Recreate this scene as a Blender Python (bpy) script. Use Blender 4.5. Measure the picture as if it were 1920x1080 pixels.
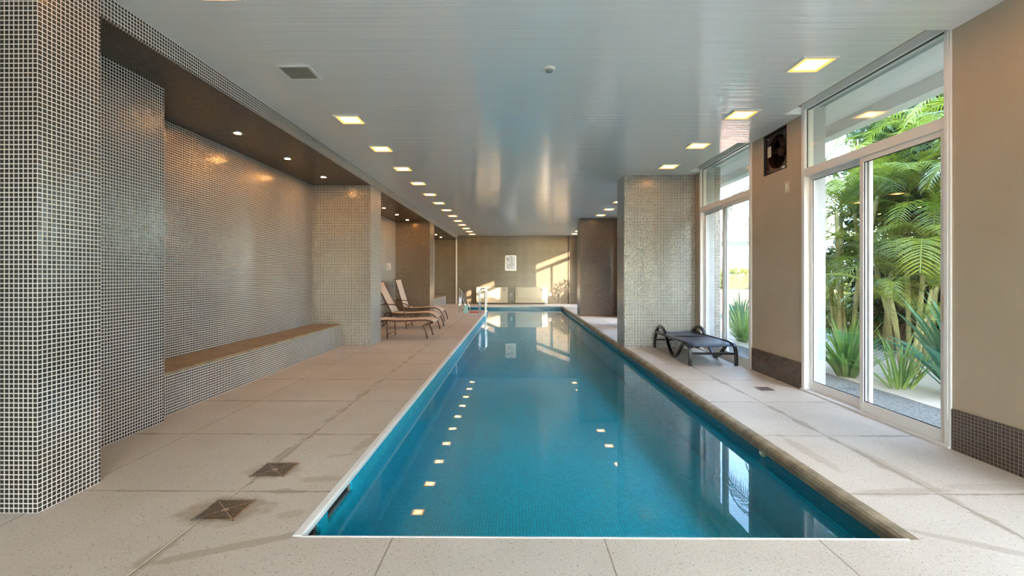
import bpy, math, random
from mathutils import Vector, Matrix
random.seed(7)
scene = bpy.context.scene
COL = scene.collection
for o in list(bpy.data.objects):
    bpy.data.objects.remove(o, do_unlink=True)

# ------------------------------------------------------------------ camera
F = 870.0
EYE = 1.24
cd = bpy.data.cameras.new('camera')
cam = bpy.data.objects.new('camera', cd)
COL.objects.link(cam)
cam.location = (0, 0, EYE)
cam.rotation_euler = (math.pi / 2, 0, math.atan(8 / F))
cd.sensor_width = 36
cd.lens = 36 * F / 1920
cd.shift_y = -23 / 1920
cd.clip_start = .05
cd.clip_end = 900
scene.camera = cam

# ------------------------------------------------------------------ sky, sun, exposure
w = bpy.data.worlds.new('sky')
scene.world = w
w.use_nodes = True
wn = w.node_tree.nodes
wl = w.node_tree.links
bg = wn['Background']
sky = wn.new('ShaderNodeTexSky')
sky.sky_type = 'NISHITA'
sky.sun_disc = False
sky.sun_elevation = math.radians(24)
sky.sun_rotation = math.radians(135)
sky.air_density = 1.0
sky.dust_density = 1.0
wl.new(sky.outputs[0], bg.inputs[0])
bg.inputs[1].default_value = 1.25

SUN_DIR = Vector((-1.02, 1.0, -0.40)).normalized()
sd = bpy.data.lights.new('sun', 'SUN')
sun = bpy.data.objects.new('sun', sd)
COL.objects.link(sun)
sun.location = (20, -18, 12)
sun.rotation_euler = SUN_DIR.to_track_quat('-Z', 'Y').to_euler()
sd.energy = 8.5
sd.angle = math.radians(.7)
sd.color = (1.0, .72, .55)

scene.view_settings.view_transform = 'Standard'
scene.view_settings.look = 'None'
scene.view_settings.gamma = 1
scene.view_settings.use_curve_mapping = False
scene.view_settings.exposure = 2.0
LAMP = 14.0     # brightness of the square ceiling lamps
SPOT = 100.0     # brightness of the small round recess lamps

scene.cycles.max_bounces = 10
scene.cycles.diffuse_bounces = 6
scene.cycles.glossy_bounces = 5
scene.cycles.transparent_max_bounces = 24
scene.cycles.transmission_bounces = 6
scene.cycles.caustics_reflective = False
scene.cycles.caustics_refractive = False
scene.cycles.sample_clamp_indirect = 6

# ------------------------------------------------------------------ materials
def new_mat(name):
    m = bpy.data.materials.new(name)
    m.use_nodes = True
    nt = m.node_tree
    return m, nt, nt.nodes['Principled BSDF'], nt.nodes['Material Output']

def math_node(nt, op, a, b=None, c=None, clamp=False):
    n = nt.nodes.new('ShaderNodeMath')
    n.operation = op
    n.use_clamp = clamp
    for i, v in enumerate((a, b, c)):
        if v is None:
            continue
        if isinstance(v, (int, float)):
            n.inputs[i].default_value = v
        else:
            nt.links.new(v, n.inputs[i])
    return n.outputs[0]

def mixc(nt, f, a, b, mode='MIX'):
    n = nt.nodes.new('ShaderNodeMix')
    n.data_type = 'RGBA'
    n.blend_type = mode
    n.clamp_factor = True
    for sock, v in ((n.inputs[0], f), (n.inputs[6], a), (n.inputs[7], b)):
        if isinstance(v, (int, float)):
            sock.default_value = v
        elif isinstance(v, (tuple, list)):
            sock.default_value = (*v[:3], 1)
        else:
            nt.links.new(v, sock)
    return n.outputs[2]

def noise(nt, vec, scale, detail=3, rough=.55, dist=0.0):
    n = nt.nodes.new('ShaderNodeTexNoise')
    n.inputs['Scale'].default_value = scale
    n.inputs['Detail'].default_value = detail
    n.inputs['Roughness'].default_value = rough
    n.inputs['Distortion'].default_value = dist
    if vec is not None:
        nt.links.new(vec, n.inputs['Vector'])
    return n.outputs['Fac']

def maprange(nt, v, a, b, c=0.0, d=1.0):
    n = nt.nodes.new('ShaderNodeMapRange')
    nt.links.new(v, n.inputs[0])
    for i, x in zip((1, 2, 3, 4), (a, b, c, d)):
        n.inputs[i].default_value = x
    return n.outputs[0]

def geo_pos(nt):
    g = nt.nodes.new('ShaderNodeNewGeometry')
    return g

def vmul(nt, vec, s):
    n = nt.nodes.new('ShaderNodeVectorMath')
    n.operation = 'MULTIPLY'
    nt.links.new(vec, n.inputs[0])
    n.inputs[1].default_value = s
    return n.outputs[0]

def simple(name, col, rough=.5, metal=0.0, spec=.5, var=0.0, vscale=6.0, bump=0.0):
    m, nt, p, out = new_mat(name)
    p.inputs['Base Color'].default_value = (*col, 1)
    p.inputs['Roughness'].default_value = rough
    p.inputs['Metallic'].default_value = metal
    p.inputs['Specular IOR Level'].default_value = spec
    if var or bump:
        g = geo_pos(nt)
        f = noise(nt, g.outputs['Position'], vscale, 4)
        if var:
            f2 = maprange(nt, f, .3, .7)
            dark = tuple(c * (1 - var) for c in col)
            lite = tuple(min(1, c * (1 + var)) for c in col)
            nt.links.new(mixc(nt, f2, dark, lite), p.inputs['Base Color'])
        if bump:
            b = nt.nodes.new('ShaderNodeBump')
            b.inputs['Strength'].default_value = bump
            b.inputs['Distance'].default_value = .02
            nt.links.new(f, b.inputs['Height'])
            nt.links.new(b.outputs[0], p.inputs['Normal'])
    return m

def mosaic(name, tile, tile2, grout, size=.025, gap=.2, rough=.18, tilt=.05, grough=.6, spec=.5, z0=0.0):
    """Small square glass tiles on a world aligned grid."""
    m, nt, p, out = new_mat(name)
    g = geo_pos(nt)
    P, N = g.outputs['Position'], g.outputs['True Normal']
    off = nt.nodes.new('ShaderNodeVectorMath')
    off.operation = 'MULTIPLY_ADD'
    nt.links.new(N, off.inputs[0])
    off.inputs[1].default_value = (-size * .4,) * 3
    nt.links.new(P, off.inputs[2])
    sp = nt.nodes.new('ShaderNodeSeparateXYZ')
    nt.links.new(P, sp.inputs[0])
    sn = nt.nodes.new('ShaderNodeSeparateXYZ')
    nt.links.new(N, sn.inputs[0])
    tot = None
    for i in range(3):
        v = math_node(nt, 'MULTIPLY', sp.outputs[i], 1 / size)
        if i == 2 and z0:
            v = math_node(nt, 'ADD', v, z0)
        v = math_node(nt, 'FRACT', v)
        v = math_node(nt, 'SUBTRACT', v, .5)
        v = math_node(nt, 'ABSOLUTE', v)
        v = math_node(nt, 'GREATER_THAN', v, .5 - gap / 2)
        a = math_node(nt, 'ABSOLUTE', sn.outputs[i])
        a = math_node(nt, 'LESS_THAN', a, .5)
        v = math_node(nt, 'MULTIPLY', v, a)
        tot = v if tot is None else math_node(nt, 'MAXIMUM', tot, v)
    sc = nt.nodes.new('ShaderNodeVectorMath')
    sc.operation = 'MULTIPLY'
    nt.links.new(off.outputs[0], sc.inputs[0])
    sc.inputs[1].default_value = (1 / size,) * 3
    fl = nt.nodes.new('ShaderNodeVectorMath')
    fl.operation = 'FLOOR'
    nt.links.new(sc.outputs[0], fl.inputs[0])
    wnz = nt.nodes.new('ShaderNodeTexWhiteNoise')
    wnz.noise_dimensions = '3D'
    nt.links.new(fl.outputs[0], wnz.inputs['Vector'])
    tc = mixc(nt, wnz.outputs['Value'], tile, tile2)
    dirt = maprange(nt, noise(nt, P, 1.3, 4), .35, .7)
    gcol = mixc(nt, dirt, grout, tuple(c * .82 for c in grout))
    nt.links.new(mixc(nt, tot, tc, gcol), p.inputs['Base Color'])
    r = math_node(nt, 'MULTIPLY_ADD', tot, grough - rough, rough)
    nt.links.new(r, p.inputs['Roughness'])
    p.inputs['Specular IOR Level'].default_value = spec
    if tilt:
        t1 = nt.nodes.new('ShaderNodeVectorMath')
        t1.operation = 'SUBTRACT'
        nt.links.new(wnz.outputs['Color'], t1.inputs[0])
        t1.inputs[1].default_value = (.5, .5, .5)
        t2 = nt.nodes.new('ShaderNodeVectorMath')
        t2.operation = 'MULTIPLY_ADD'
        nt.links.new(t1.outputs[0], t2.inputs[0])
        t2.inputs[1].default_value = (tilt,) * 3
        nt.links.new(g.outputs['Normal'], t2.inputs[2])
        t3 = nt.nodes.new('ShaderNodeVectorMath')
        t3.operation = 'NORMALIZE'
        nt.links.new(t2.outputs[0], t3.inputs[0])
        nt.links.new(t3.outputs[0], p.inputs['Normal'])
    return m

M = {}
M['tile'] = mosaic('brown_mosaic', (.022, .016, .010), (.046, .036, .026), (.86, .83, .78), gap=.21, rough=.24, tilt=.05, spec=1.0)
M['tile_brown'] = mosaic('brown_grouted_mosaic', (.035, .02, .011), (.07, .042, .025), (.42, .33, .24), gap=.17, rough=.24, tilt=.05, spec=.8)  # darker copy of the brown mosaic; far pillars' shade put into the colour
M['tile_back'] = mosaic('olive_brown_mosaic', (.055, .042, .024), (.10, .08, .05), (.42, .36, .26), gap=.17, rough=.25, tilt=.05)
M['tile_soffit'] = mosaic('soffit_mosaic', (.03, .02, .012), (.055, .038, .026), (.20, .14, .09), gap=.16, rough=.25, tilt=.05)  # soffit underside: its shade is put into the tile and grout colour
M['tile_dark'] = mosaic('dark_mosaic', (.045, .028, .018), (.085, .055, .038), (.30, .24, .20), gap=.13, rough=.22, tilt=.05)
M['pool_tile'] = mosaic('blue_mosaic', (.001, .42, .58), (.002, .53, .71), (.003, .17, .26), gap=.17, rough=.25, tilt=.02)
M['waterline_tile'] = mosaic('dark_teal_waterline_mosaic', (.002, .15, .24), (.006, .22, .32), (.02, .16, .22), gap=.16, rough=.25, tilt=.02)  # darker copy of the blue mosaic; shade on upper pool walls painted in
M['white'] = simple('white_aluminium', (.80, .77, .74), .35)
M['white_pvc'] = simple('white_edge_strip', (.82, .82, .80), .4, var=.05)
M['gasket'] = simple('black_gasket', (.01, .01, .01), .5)
M['chrome'] = simple('chrome', (.75, .76, .77), .15, 1.0)
M['steel'] = simple('stainless_steel', (.72, .72, .69), .25, 1.0, var=.25, vscale=30)
M['beige_unit'] = simple('cream_enamel', (.56, .50, .36), .4, var=.03)
M['unit_dark'] = simple('unit_grille', (.50, .45, .33), .5)
M['vent_grey'] = simple('vent_louvre', (.55, .52, .46), .5)
M['black'] = simple('black_paint', (.004, .004, .006), .3)
M['void'] = simple('dark_hollow', (.012, .009, .008), .6)
M['fan'] = simple('maroon_fan_plastic', (.035, .010, .008), .3)
M['plate'] = simple('cream_plastic', (.70, .60, .44), .4)
M['red'] = simple('red_vinyl', (.55, .06, .035), .5)
M['bronze'] = simple('brown_lounger_frame', (.10, .045, .03), .4, .3)
M['bench_stone'] = simple('brown_bench_stone', (.33, .235, .13), .5, var=.22, vscale=9)
M['canopy'] = simple('white_render', (.90, .89, .87), .8, var=.03)
M['paper'] = simple('white_paper', (.80, .80, .80), .6)
M['ink'] = simple('grey_print', (.10, .10, .11), .6)
M['teal_box'] = simple('pale_teal_plastic', (.35, .62, .60), .5)
M['frame_white'] = simple('lamp_frame', (.78, .77, .74), .4)
M['rubber'] = simple('black_rubber', (.02, .02, .02), .7)
M['skimmer'] = simple('grey_skimmer', (.20, .22, .22), .5)
M['fitting'] = simple('yellowed_fitting', (.62, .50, .30), .5, var=.2, vscale=60)

# sling fabrics
def weave(name, c1, c2, scale=220, rough=.7):
    m, nt, p, out = new_mat(name)
    g = geo_pos(nt)
    f = noise(nt, g.outputs['Position'], scale, 1)
    nt.links.new(mixc(nt, maprange(nt, f, .35, .65), c1, c2), p.inputs['Base Color'])
    p.inputs['Roughness'].default_value = rough
    return m
M['sling_beige'] = weave('beige_sling', (.66, .53, .42), (.80, .67, .55))
M['sling_black'] = weave('charcoal_sling', (.022, .028, .045), (.045, .053, .078), rough=.45)

# plaster of the window wall
def plaster():
    m, nt, p, out = new_mat('cream_plaster')
    g = geo_pos(nt)
    P = g.outputs['Position']
    big = maprange(nt, noise(nt, P, .9, 5, .6), .35, .7)
    c = mixc(nt, big, (.46, .365, .26), (.53, .435, .325))
    # scuffs and peeling
    sc = noise(nt, vmul(nt, P, (1, 3, 9)), 2.2, 6, .7)
    c = mixc(nt, maprange(nt, sc, .66, .72), c, (.40, .31, .21))
    sp = nt.nodes.new('ShaderNodeSeparateXYZ')
    nt.links.new(P, sp.inputs[0])
    # damp tide mark low on the wall
    low = maprange(nt, math_node(nt, 'ADD', sp.outputs[2], math_node(nt, 'MULTIPLY', noise(nt, P, 3, 5), .5)), .55, .72, 1, 0)
    c = mixc(nt, math_node(nt, 'MULTIPLY', low, .55), c, (.46, .36, .25))
    nt.links.new(c, p.inputs['Base Color'])
    p.inputs['Roughness'].default_value = .55
    b = nt.nodes.new('ShaderNodeBump')
    b.inputs['Strength'].default_value = .25
    b.inputs['Distance'].default_value = .01
    nt.links.new(noise(nt, P, 14, 5), b.inputs['Height'])
    nt.links.new(b.outputs[0], p.inputs['Normal'])
    return m
M['plaster'] = plaster()

# glossy slatted ceiling
def ceiling_mat():
    m, nt, p, out = new_mat('glossy_slatted_ceiling')
    g = geo_pos(nt)
    P = g.outputs['Position']
    sp = nt.nodes.new('ShaderNodeSeparateXYZ')
    nt.links.new(P, sp.inputs[0])
    v = math_node(nt, 'MULTIPLY', sp.outputs[1], 1 / .10)
    v = math_node(nt, 'FRACT', v)
    gr = math_node(nt, 'LESS_THAN', v, .05)
    c = mixc(nt, math_node(nt, 'MULTIPLY', gr, .35), (.90, .915, .90), (.64, .66, .66))
    streak = maprange(nt, noise(nt, vmul(nt, P, (.25, 9, 1)), 2.0, 4), .3, .7)
    c = mixc(nt, math_node(nt, 'MULTIPLY', streak, .12), c, (.70, .73, .73))
    nt.links.new(c, p.inputs['Base Color'])
    p.inputs['Roughness'].default_value = .10
    p.inputs['Specular IOR Level'].default_value = .75
    h = math_node(nt, 'SINE', math_node(nt, 'MULTIPLY', sp.outputs[1], 2 * math.pi / .10))
    h2 = noise(nt, vmul(nt, P, (.12, 5, 1)), 3.0, 3)
    hh = math_node(nt, 'MULTIPLY_ADD', h, .04, h2)
    b = nt.nodes.new('ShaderNodeBump')
    b.inputs['Strength'].default_value = .35
    b.inputs['Distance'].default_value = .012
    nt.links.new(hh, b.inputs['Height'])
    nt.links.new(b.outputs[0], p.inputs['Normal'])
    return m
M['ceiling'] = ceiling_mat()

POOL_L, POOL_R, POOL_N, POOL_F = -1.02, 1.867, 2.195, 19.0
WATER = -.13
POOL_BOT = -.60

def floor_mat():
    m, nt, p, out = new_mat('pale_terrazzo_slabs')
    g = geo_pos(nt)
    P = g.outputs['Position']
    sp = nt.nodes.new('ShaderNodeSeparateXYZ')
    nt.links.new(P, sp.inputs[0])
    X, Y = sp.outputs[0], sp.outputs[1]
    big = maprange(nt, noise(nt, P, .8, 5, .6), .3, .7)
    c = mixc(nt, big, (.47, .395, .315), (.63, .56, .48))
    fine = maprange(nt, noise(nt, P, 90, 2), .35, .65)
    c = mixc(nt, math_node(nt, 'MULTIPLY', fine, .35), c, (.74, .71, .66))
    vo = nt.nodes.new('ShaderNodeTexVoronoi')
    vo.inputs['Scale'].default_value = 70
    nt.links.new(P, vo.inputs['Vector'])
    spk = math_node(nt, 'LESS_THAN', vo.outputs['Distance'], .20)
    gate = math_node(nt, 'GREATER_THAN', noise(nt, P, 35, 2), .52)
    spk = math_node(nt, 'MULTIPLY', spk, gate)
    c = mixc(nt, math_node(nt, 'MULTIPLY', spk, .85), c, (.12, .10, .085))

    def dist_line(axis, at):
        return math_node(nt, 'ABSOLUTE', math_node(nt, 'SUBTRACT', axis, at))
    # side decks only / near strip only
    side = math_node(nt, 'GREATER_THAN', Y, POOL_N)
    near = math_node(nt, 'SUBTRACT', 1.0, side)
    # transverse joints every .96
    ty = math_node(nt, 'DIVIDE', math_node(nt, 'SUBTRACT', Y, 2.655), .96)
    ty = math_node(nt, 'FRACT', ty)
    ty = math_node(nt, 'SUBTRACT', .5, math_node(nt, 'ABSOLUTE', math_node(nt, 'SUBTRACT', ty, .5)))
    ty = math_node(nt, 'MULTIPLY', ty, .96)
    notside = math_node(nt, 'MULTIPLY', near, 10.0)
    ty = math_node(nt, 'ADD', ty, notside)
    dl = dist_line(X, -1.60)
    dm = dist_line(X, -2.56)
    dr = dist_line(X, 2.40)
    onlynear = math_node(nt, 'MULTIPLY', side, 10.0)
    dn = None
    for x in (-.585, .415, 1.42):
        d = math_node(nt, 'ADD', dist_line(X, x), onlynear)
        dn = d if dn is None else math_node(nt, 'MINIMUM', dn, d)
    dall = math_node(nt, 'MINIMUM', math_node(nt, 'MINIMUM', ty, dl), math_node(nt, 'MINIMUM', math_node(nt, 'MINIMUM', dm, dr), dn))
    # grime following joints
    nz = noise(nt, P, 3.2, 5, .65)
    thr = maprange(nt, nz, .42, .75, .004, .085)
    dg = math_node(nt, 'MINIMUM', math_node(nt, 'MULTIPLY', ty, 1.8), math_node(nt, 'MINIMUM', dl, math_node(nt, 'MULTIPLY', dr, .9)))
    gm = math_node(nt, 'SUBTRACT', thr, dg)
    gm = maprange(nt, gm, 0, .02)
    c = mixc(nt, math_node(nt, 'MULTIPLY', gm, .65), c, (.33, .265, .19))
    # groove
    wob = math_node(nt, 'MULTIPLY', math_node(nt, 'SUBTRACT', noise(nt, P, 25, 2), .5), .004)
    gd = math_node(nt, 'ADD', dall, wob)
    gmask = math_node(nt, 'LESS_THAN', gd, .0035)
    c = mixc(nt, math_node(nt, 'MULTIPLY', gmask, .75), c, (.20, .15, .11))
    # cream filler in the main joint by the drains
    f1 = math_node(nt, 'LESS_THAN', math_node(nt, 'ABSOLUTE', math_node(nt, 'SUBTRACT', X, -1.607)), .003)
    c = mixc(nt, f1, c, (.82, .74, .60))
    # dried water stains: (cx, cy, rx, ry, angle)
    for (cx, cy, rx, ry, an, st) in ((-1.27, 2.12, .42, .035, .42, .6), (-1.19, 2.82, .15, .045, .1, .45), (-1.17, 2.40, .07, .05, .3, .4),
                                     (-1.12, 3.42, .05, .2, -.2, .4), (-1.54, 2.44, .24, .16, .0, .75), (-1.54, 2.95, .17, .14, 0, .5),
                                     (-1.2, 3.2, .1, .03, .3, .35), (2.2, 2.68, .30, .05, .1, .4), (2.05, 3.3, .05, .35, .0, .35),
                                     (2.78, 2.75, .3, .05, 0, .3), (2.15, 2.15, .3, .03, -.5, .45), (2.42, 3.0, .05, .5, .0, .4)):
        dx = math_node(nt, 'SUBTRACT', X, cx)
        dy = math_node(nt, 'SUBTRACT', Y, cy)
        ca, sa = math.cos(an), math.sin(an)
        u = math_node(nt, 'ADD', math_node(nt, 'MULTIPLY', dx, ca / rx), math_node(nt, 'MULTIPLY', dy, sa / rx))
        v = math_node(nt, 'ADD', math_node(nt, 'MULTIPLY', dx, -sa / ry), math_node(nt, 'MULTIPLY', dy, ca / ry))
        r2 = math_node(nt, 'ADD', math_node(nt, 'MULTIPLY', u, u), math_node(nt, 'MULTIPLY', v, v))
        r2 = math_node(nt, 'ADD', r2, math_node(nt, 'MULTIPLY', math_node(nt, 'SUBTRACT', noise(nt, P, 9, 4), .5), 2.2))
        mk = maprange(nt, r2, .55, 1.15, 1, 0)
        c = mixc(nt, math_node(nt, 'MULTIPLY', mk, st), c, (.34, .27, .19))
    nt.links.new(c, p.inputs['Base Color'])
    p.inputs['Roughness'].default_value = .62
    b = nt.nodes.new('ShaderNodeBump')
    b.inputs['Strength'].default_value = .3
    b.inputs['Distance'].default_value = .004
    hh = math_node(nt, 'SUBTRACT', noise(nt, P, 60, 3), math_node(nt, 'MULTIPLY', gmask, 1.0))
    nt.links.new(hh, b.inputs['Height'])
    nt.links.new(b.outputs[0], p.inputs['Normal'])
    return m
M['floor'] = floor_mat()
M['coping'] = simple('worn_brown_coping', (.27, .21, .13), .6, var=.4, vscale=9, bump=.4)

def glass_like(name, ior, tint, bump=0.0, bscale=3.0):
    m, nt, p, out = new_mat(name)
    nt.nodes.remove(p)
    tr = nt.nodes.new('ShaderNodeBsdfTransparent')
    tr.inputs[0].default_value = (*tint, 1)
    gl = nt.nodes.new('ShaderNodeBsdfGlossy')
    gl.inputs['Roughness'].default_value = 0.0
    gl.inputs[0].default_value = (1, 1, 1, 1)
    fr = nt.nodes.new('ShaderNodeFresnel')
    gg = geo_pos(nt)
    # the pane is crossed without bending, so both faces reflect like the outer one
    ii = math_node(nt, 'MULTIPLY_ADD', gg.outputs['Backfacing'], 1 / ior - ior, ior)
    nt.links.new(ii, fr.inputs[0])
    mx = nt.nodes.new('ShaderNodeMixShader')
    nt.links.new(fr.outputs[0], mx.inputs[0])
    nt.links.new(tr.outputs[0], mx.inputs[1])
    nt.links.new(gl.outputs[0], mx.inputs[2])
    nt.links.new(mx.outputs[0], out.inputs[0])
    if bump:
        g = geo_pos(nt)
        b = nt.nodes.new('ShaderNodeBump')
        b.inputs['Strength'].default_value = bump
        b.inputs['Distance'].default_value = .01
        nt.links.new(noise(nt, vmul(nt, g.outputs['Position'], (1, .8, 1)), bscale, 3), b.inputs['Height'])
        nt.links.new(b.outputs[0], gl.inputs['Normal'])
        nt.links.new(b.outputs[0], fr.inputs['Normal'])
    return m
M['glass'] = glass_like('window_glass', 1.5, (.96, .98, .97))
M['water'] = glass_like('still_water', 1.27, (.72, .96, 1.0), .012, 5.0)

def emissive(name, col, s):
    m, nt, p, out = new_mat(name)
    nt.nodes.remove(p)
    e = nt.nodes.new('ShaderNodeEmission')
    e.inputs[0].default_value = (*col, 1)
    e.inputs[1].default_value = s
    nt.links.new(e.outputs[0], out.inputs[0])
    return m
def lamp_mat():
    # diffuser: hot in the middle over the bulbs, amber towards its rim
    m, nt, p, out = new_mat('warm_lamp_glow')
    nt.nodes.remove(p)
    tc = nt.nodes.new('ShaderNodeTexCoord')
    sp = nt.nodes.new('ShaderNodeSeparateXYZ')
    nt.links.new(tc.outputs['Object'], sp.inputs[0])
    d = math_node(nt, 'MAXIMUM', math_node(nt, 'ABSOLUTE', sp.outputs[0]), math_node(nt, 'ABSOLUTE', sp.outputs[1]))
    f = maprange(nt, d, .015, .105)
    e = nt.nodes.new('ShaderNodeEmission')
    nt.links.new(mixc(nt, f, (1.0, .52, .17), (1.0, .36, .07)), e.inputs[0])
    st = math_node(nt, 'MULTIPLY_ADD', f, .7 - LAMP, LAMP)
    nt.links.new(st, e.inputs[1])
    nt.links.new(e.outputs[0], out.inputs[0])
    return m
M['lamp'] = lamp_mat()
M['spot'] = emissive('warm_spot_glow', (1.0, .42, .11), SPOT)

def leaf_mat(name, c1, c2, trans=.35, rough=.4):
    m, nt, p, out = new_mat(name)
    oi = nt.nodes.new('ShaderNodeObjectInfo')
    g = geo_pos(nt)
    f = noise(nt, g.outputs['Position'], 3.0, 3)
    f = math_node(nt, 'ADD', math_node(nt, 'MULTIPLY', f, .6), math_node(nt, 'MULTIPLY', oi.outputs['Random'], .4))
    c = mixc(nt, maprange(nt, f, .25, .75), c1, c2)
    nt.links.new(c, p.inputs['Base Color'])
    p.inputs['Roughness'].default_value = rough
    t = nt.nodes.new('ShaderNodeBsdfTranslucent')
    nt.links.new(c, t.inputs[0])
    mx = nt.nodes.new('ShaderNodeMixShader')
    mx.inputs[0].default_value = trans
    nt.links.new(p.outputs[0], mx.inputs[1])
    nt.links.new(t.outputs[0], mx.inputs[2])
    nt.links.new(mx.outputs[0], out.inputs[0])
    return m
M['palm_leaf'] = leaf_mat('palm_leaf', (.05, .10, .008), (.34, .38, .03), .38)
M['strap_leaf'] = leaf_mat('strap_leaf', (.10, .22, .03), (.42, .55, .12), .4)
M['flax_leaf'] = leaf_mat('flax_leaf', (.035, .13, .07), (.14, .28, .13), .25)
M['dark_leaf'] = leaf_mat('dark_leaf', (.015, .04, .008), (.06, .12, .02), .2)
M['bark'] = simple('bark', (.16, .12, .08), .9, var=.3)
M['hedge_leaf'] = leaf_mat('hedge_leaf', (.13, .17, .03), (.30, .31, .07), .3)
M['palm_stem'] = simple('palm_stem', (.42, .36, .14), .6, var=.3, vscale=5)
M['gravel'] = simple('grey_gravel', (.21, .20, .18), .9, var=.6, vscale=40, bump=.8)
M['path'] = simple('sandy_paving', (.66, .55, .43), .85, var=.06, vscale=3)
M['lawn'] = simple('garden_soil', (.12, .13, .05), .95, var=.4, vscale=5)
M['kerb'] = simple('grey_kerb_stone', (.42, .44, .45), .8, var=.1)
M['pink'] = simple('pink_render', (.62, .33, .25), .8, var=.06)
M['roofing'] = simple('beige_roofing', (.20, .165, .11), .8, var=.08)
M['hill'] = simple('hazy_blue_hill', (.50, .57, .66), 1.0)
M['reveal'] = simple('grey_reveal', (.40, .42, .44), .8, var=.06)
M['house'] = simple('white_house_render', (.66, .65, .63), .8, var=.03)

# ------------------------------------------------------------------ mesh helpers
class MB:
    def __init__(s):
        s.v, s.f, s.mi, s.mats = [], [], [], []
    def mat(s, m):
        if m not in s.mats:
            s.mats.append(m)
        return s.mats.index(m)
    def face(s, pts, mi=0):
        b = len(s.v)
        s.v += [tuple(p) for p in pts]
        s.f.append(tuple(range(b, b + len(pts))))
        s.mi.append(mi)
    def box(s, x0, x1, y0, y1, z0, z1, mi=0):
        b = len(s.v)
        s.v += [(x, y, z) for x in (x0, x1) for y in (y0, y1) for z in (z0, z1)]
        for q in ((0, 1, 3, 2), (4, 6, 7, 5), (0, 4, 5, 1), (2, 3, 7, 6), (0, 2, 6, 4), (1, 5, 7, 3)):
            s.f.append(tuple(b + i for i in q))
            s.mi.append(mi)
        return s
    def obox(s, c, ax, ay, az, mi=0):
        """oriented box: centre and three half axis vectors"""
        c, ax, ay, az = map(Vector, (c, ax, ay, az))
        b = len(s.v)
        s.v += [tuple(c + ax * i + ay * j + az * k) for i in (-1, 1) for j in (-1, 1) for k in (-1, 1)]
        for q in ((0, 1, 3, 2), (4, 6, 7, 5), (0, 4, 5, 1), (2, 3, 7, 6), (0, 2, 6, 4), (1, 5, 7, 3)):
            s.f.append(tuple(b + i for i in q))
            s.mi.append(mi)
        return s
    def sweep(s, path, prof, up=(0, 0, 1), mi=0, closed_prof=True, cap=True):
        """sweep a 2-D profile [(side, up)] along a path"""
        path = [Vector(p) for p in path]
        up = Vector(up)
        b = len(s.v)
        n = len(prof)
        for i, p in enumerate(path):
            t = (path[min(i + 1, len(path) - 1)] - path[max(i - 1, 0)]).normalized()
            side = t.cross(up)
            if side.length < 1e-4:
                side = t.cross(Vector((0, 1, 0)))
            side.normalize()
            u2 = side.cross(t).normalized()
            for (a, c) in prof:
                s.v.append(tuple(p + side * a + u2 * c))
        for i in range(len(path) - 1):
            for j in range(n if closed_prof else n - 1):
                k = (j + 1) % n
                s.f.append((b + i * n + j, b + i * n + k, b + (i + 1) * n + k, b + (i + 1) * n + j))
                s.mi.append(mi)
        if cap and closed_prof:
            s.f.append(tuple(b + j for j in reversed(range(n))))
            s.mi.append(mi)
            e = b + (len(path) - 1) * n
            s.f.append(tuple(e + j for j in range(n)))
            s.mi.append(mi)
        return s
    def tube(s, path, r, seg=10, mi=0, up=(0, 0, 1)):
        return s.sweep(path, [(r * math.cos(2 * math.pi * k / seg), r * math.sin(2 * math.pi * k / seg)) for k in range(seg)], up, mi)
    def lathe(s, prof, c=(0, 0, 0), seg=24, axis='z', mi=0):
        """prof: [(radius, height)]"""
        b = len(s.v)
        for (r, h) in prof:
            for k in range(seg):
                a = 2 * math.pi * k / seg
                p = (r * math.cos(a), r * math.sin(a), h)
                if axis == 'x':
                    p = (h, r * math.cos(a), r * math.sin(a))
                elif axis == 'y':
                    p = (r * math.cos(a), h, r * math.sin(a))
                s.v.append((c[0] + p[0], c[1] + p[1], c[2] + p[2]))
        for i in range(len(prof) - 1):
            for k in range(seg):
                k2 = (k + 1) % seg
                s.f.append((b + i * seg + k, b + i * seg + k2, b + (i + 1) * seg + k2, b + (i + 1) * seg + k))
                s.mi.append(mi)
        for i, rev in ((0, True), (len(prof) - 1, False)):
            if prof[i][0] > 1e-5:
                q = [b + i * seg + k for k in range(seg)]
                s.f.append(tuple(reversed(q) if rev else q))
                s.mi.append(mi)
        return s
    def build(s, name, mats, parent=None, smooth=False, bevel=0.0, loc=None, fix=True):
        me = bpy.data.meshes.new(name)
        me.from_pydata(s.v, [], s.f)
        if not isinstance(mats, (list, tuple)):
            mats = [mats]
        for m in mats:
            me.materials.append(M[m] if isinstance(m, str) else m)
        me.polygons.foreach_set('material_index', s.mi)
        me.update()
        if fix:
            import bmesh
            bm = bmesh.new()
            bm.from_mesh(me)
            bmesh.ops.recalc_face_normals(bm, faces=bm.faces)
            bm.to_mesh(me)
            bm.free()
        if smooth:
            me.polygons.foreach_set('use_smooth', [True] * len(me.polygons))
        o = bpy.data.objects.new(name, me)
        COL.objects.link(o)
        if parent is not None:
            o.parent = parent
        if loc is not None:
            o.location = loc
        if bevel:
            b = o.modifiers.new('bevel', 'BEVEL')
            b.width = bevel
            b.segments = 2
            b.limit_method = 'ANGLE'
            b.angle_limit = math.radians(50)
        return o

def tag(o, label=None, cat=None, group=None, kind=None):
    if label:
        o['label'] = label
    if cat:
        o['category'] = cat
    if group:
        o['group'] = group
    if kind:
        o['kind'] = kind
    return o

def empty(name, loc=(0, 0, 0), rz=0.0):
    o = bpy.data.objects.new(name, None)
    o.empty_display_size = .1
    COL.objects.link(o)
    o.location = loc
    o.rotation_euler = (0, 0, rz)
    return o

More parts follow.
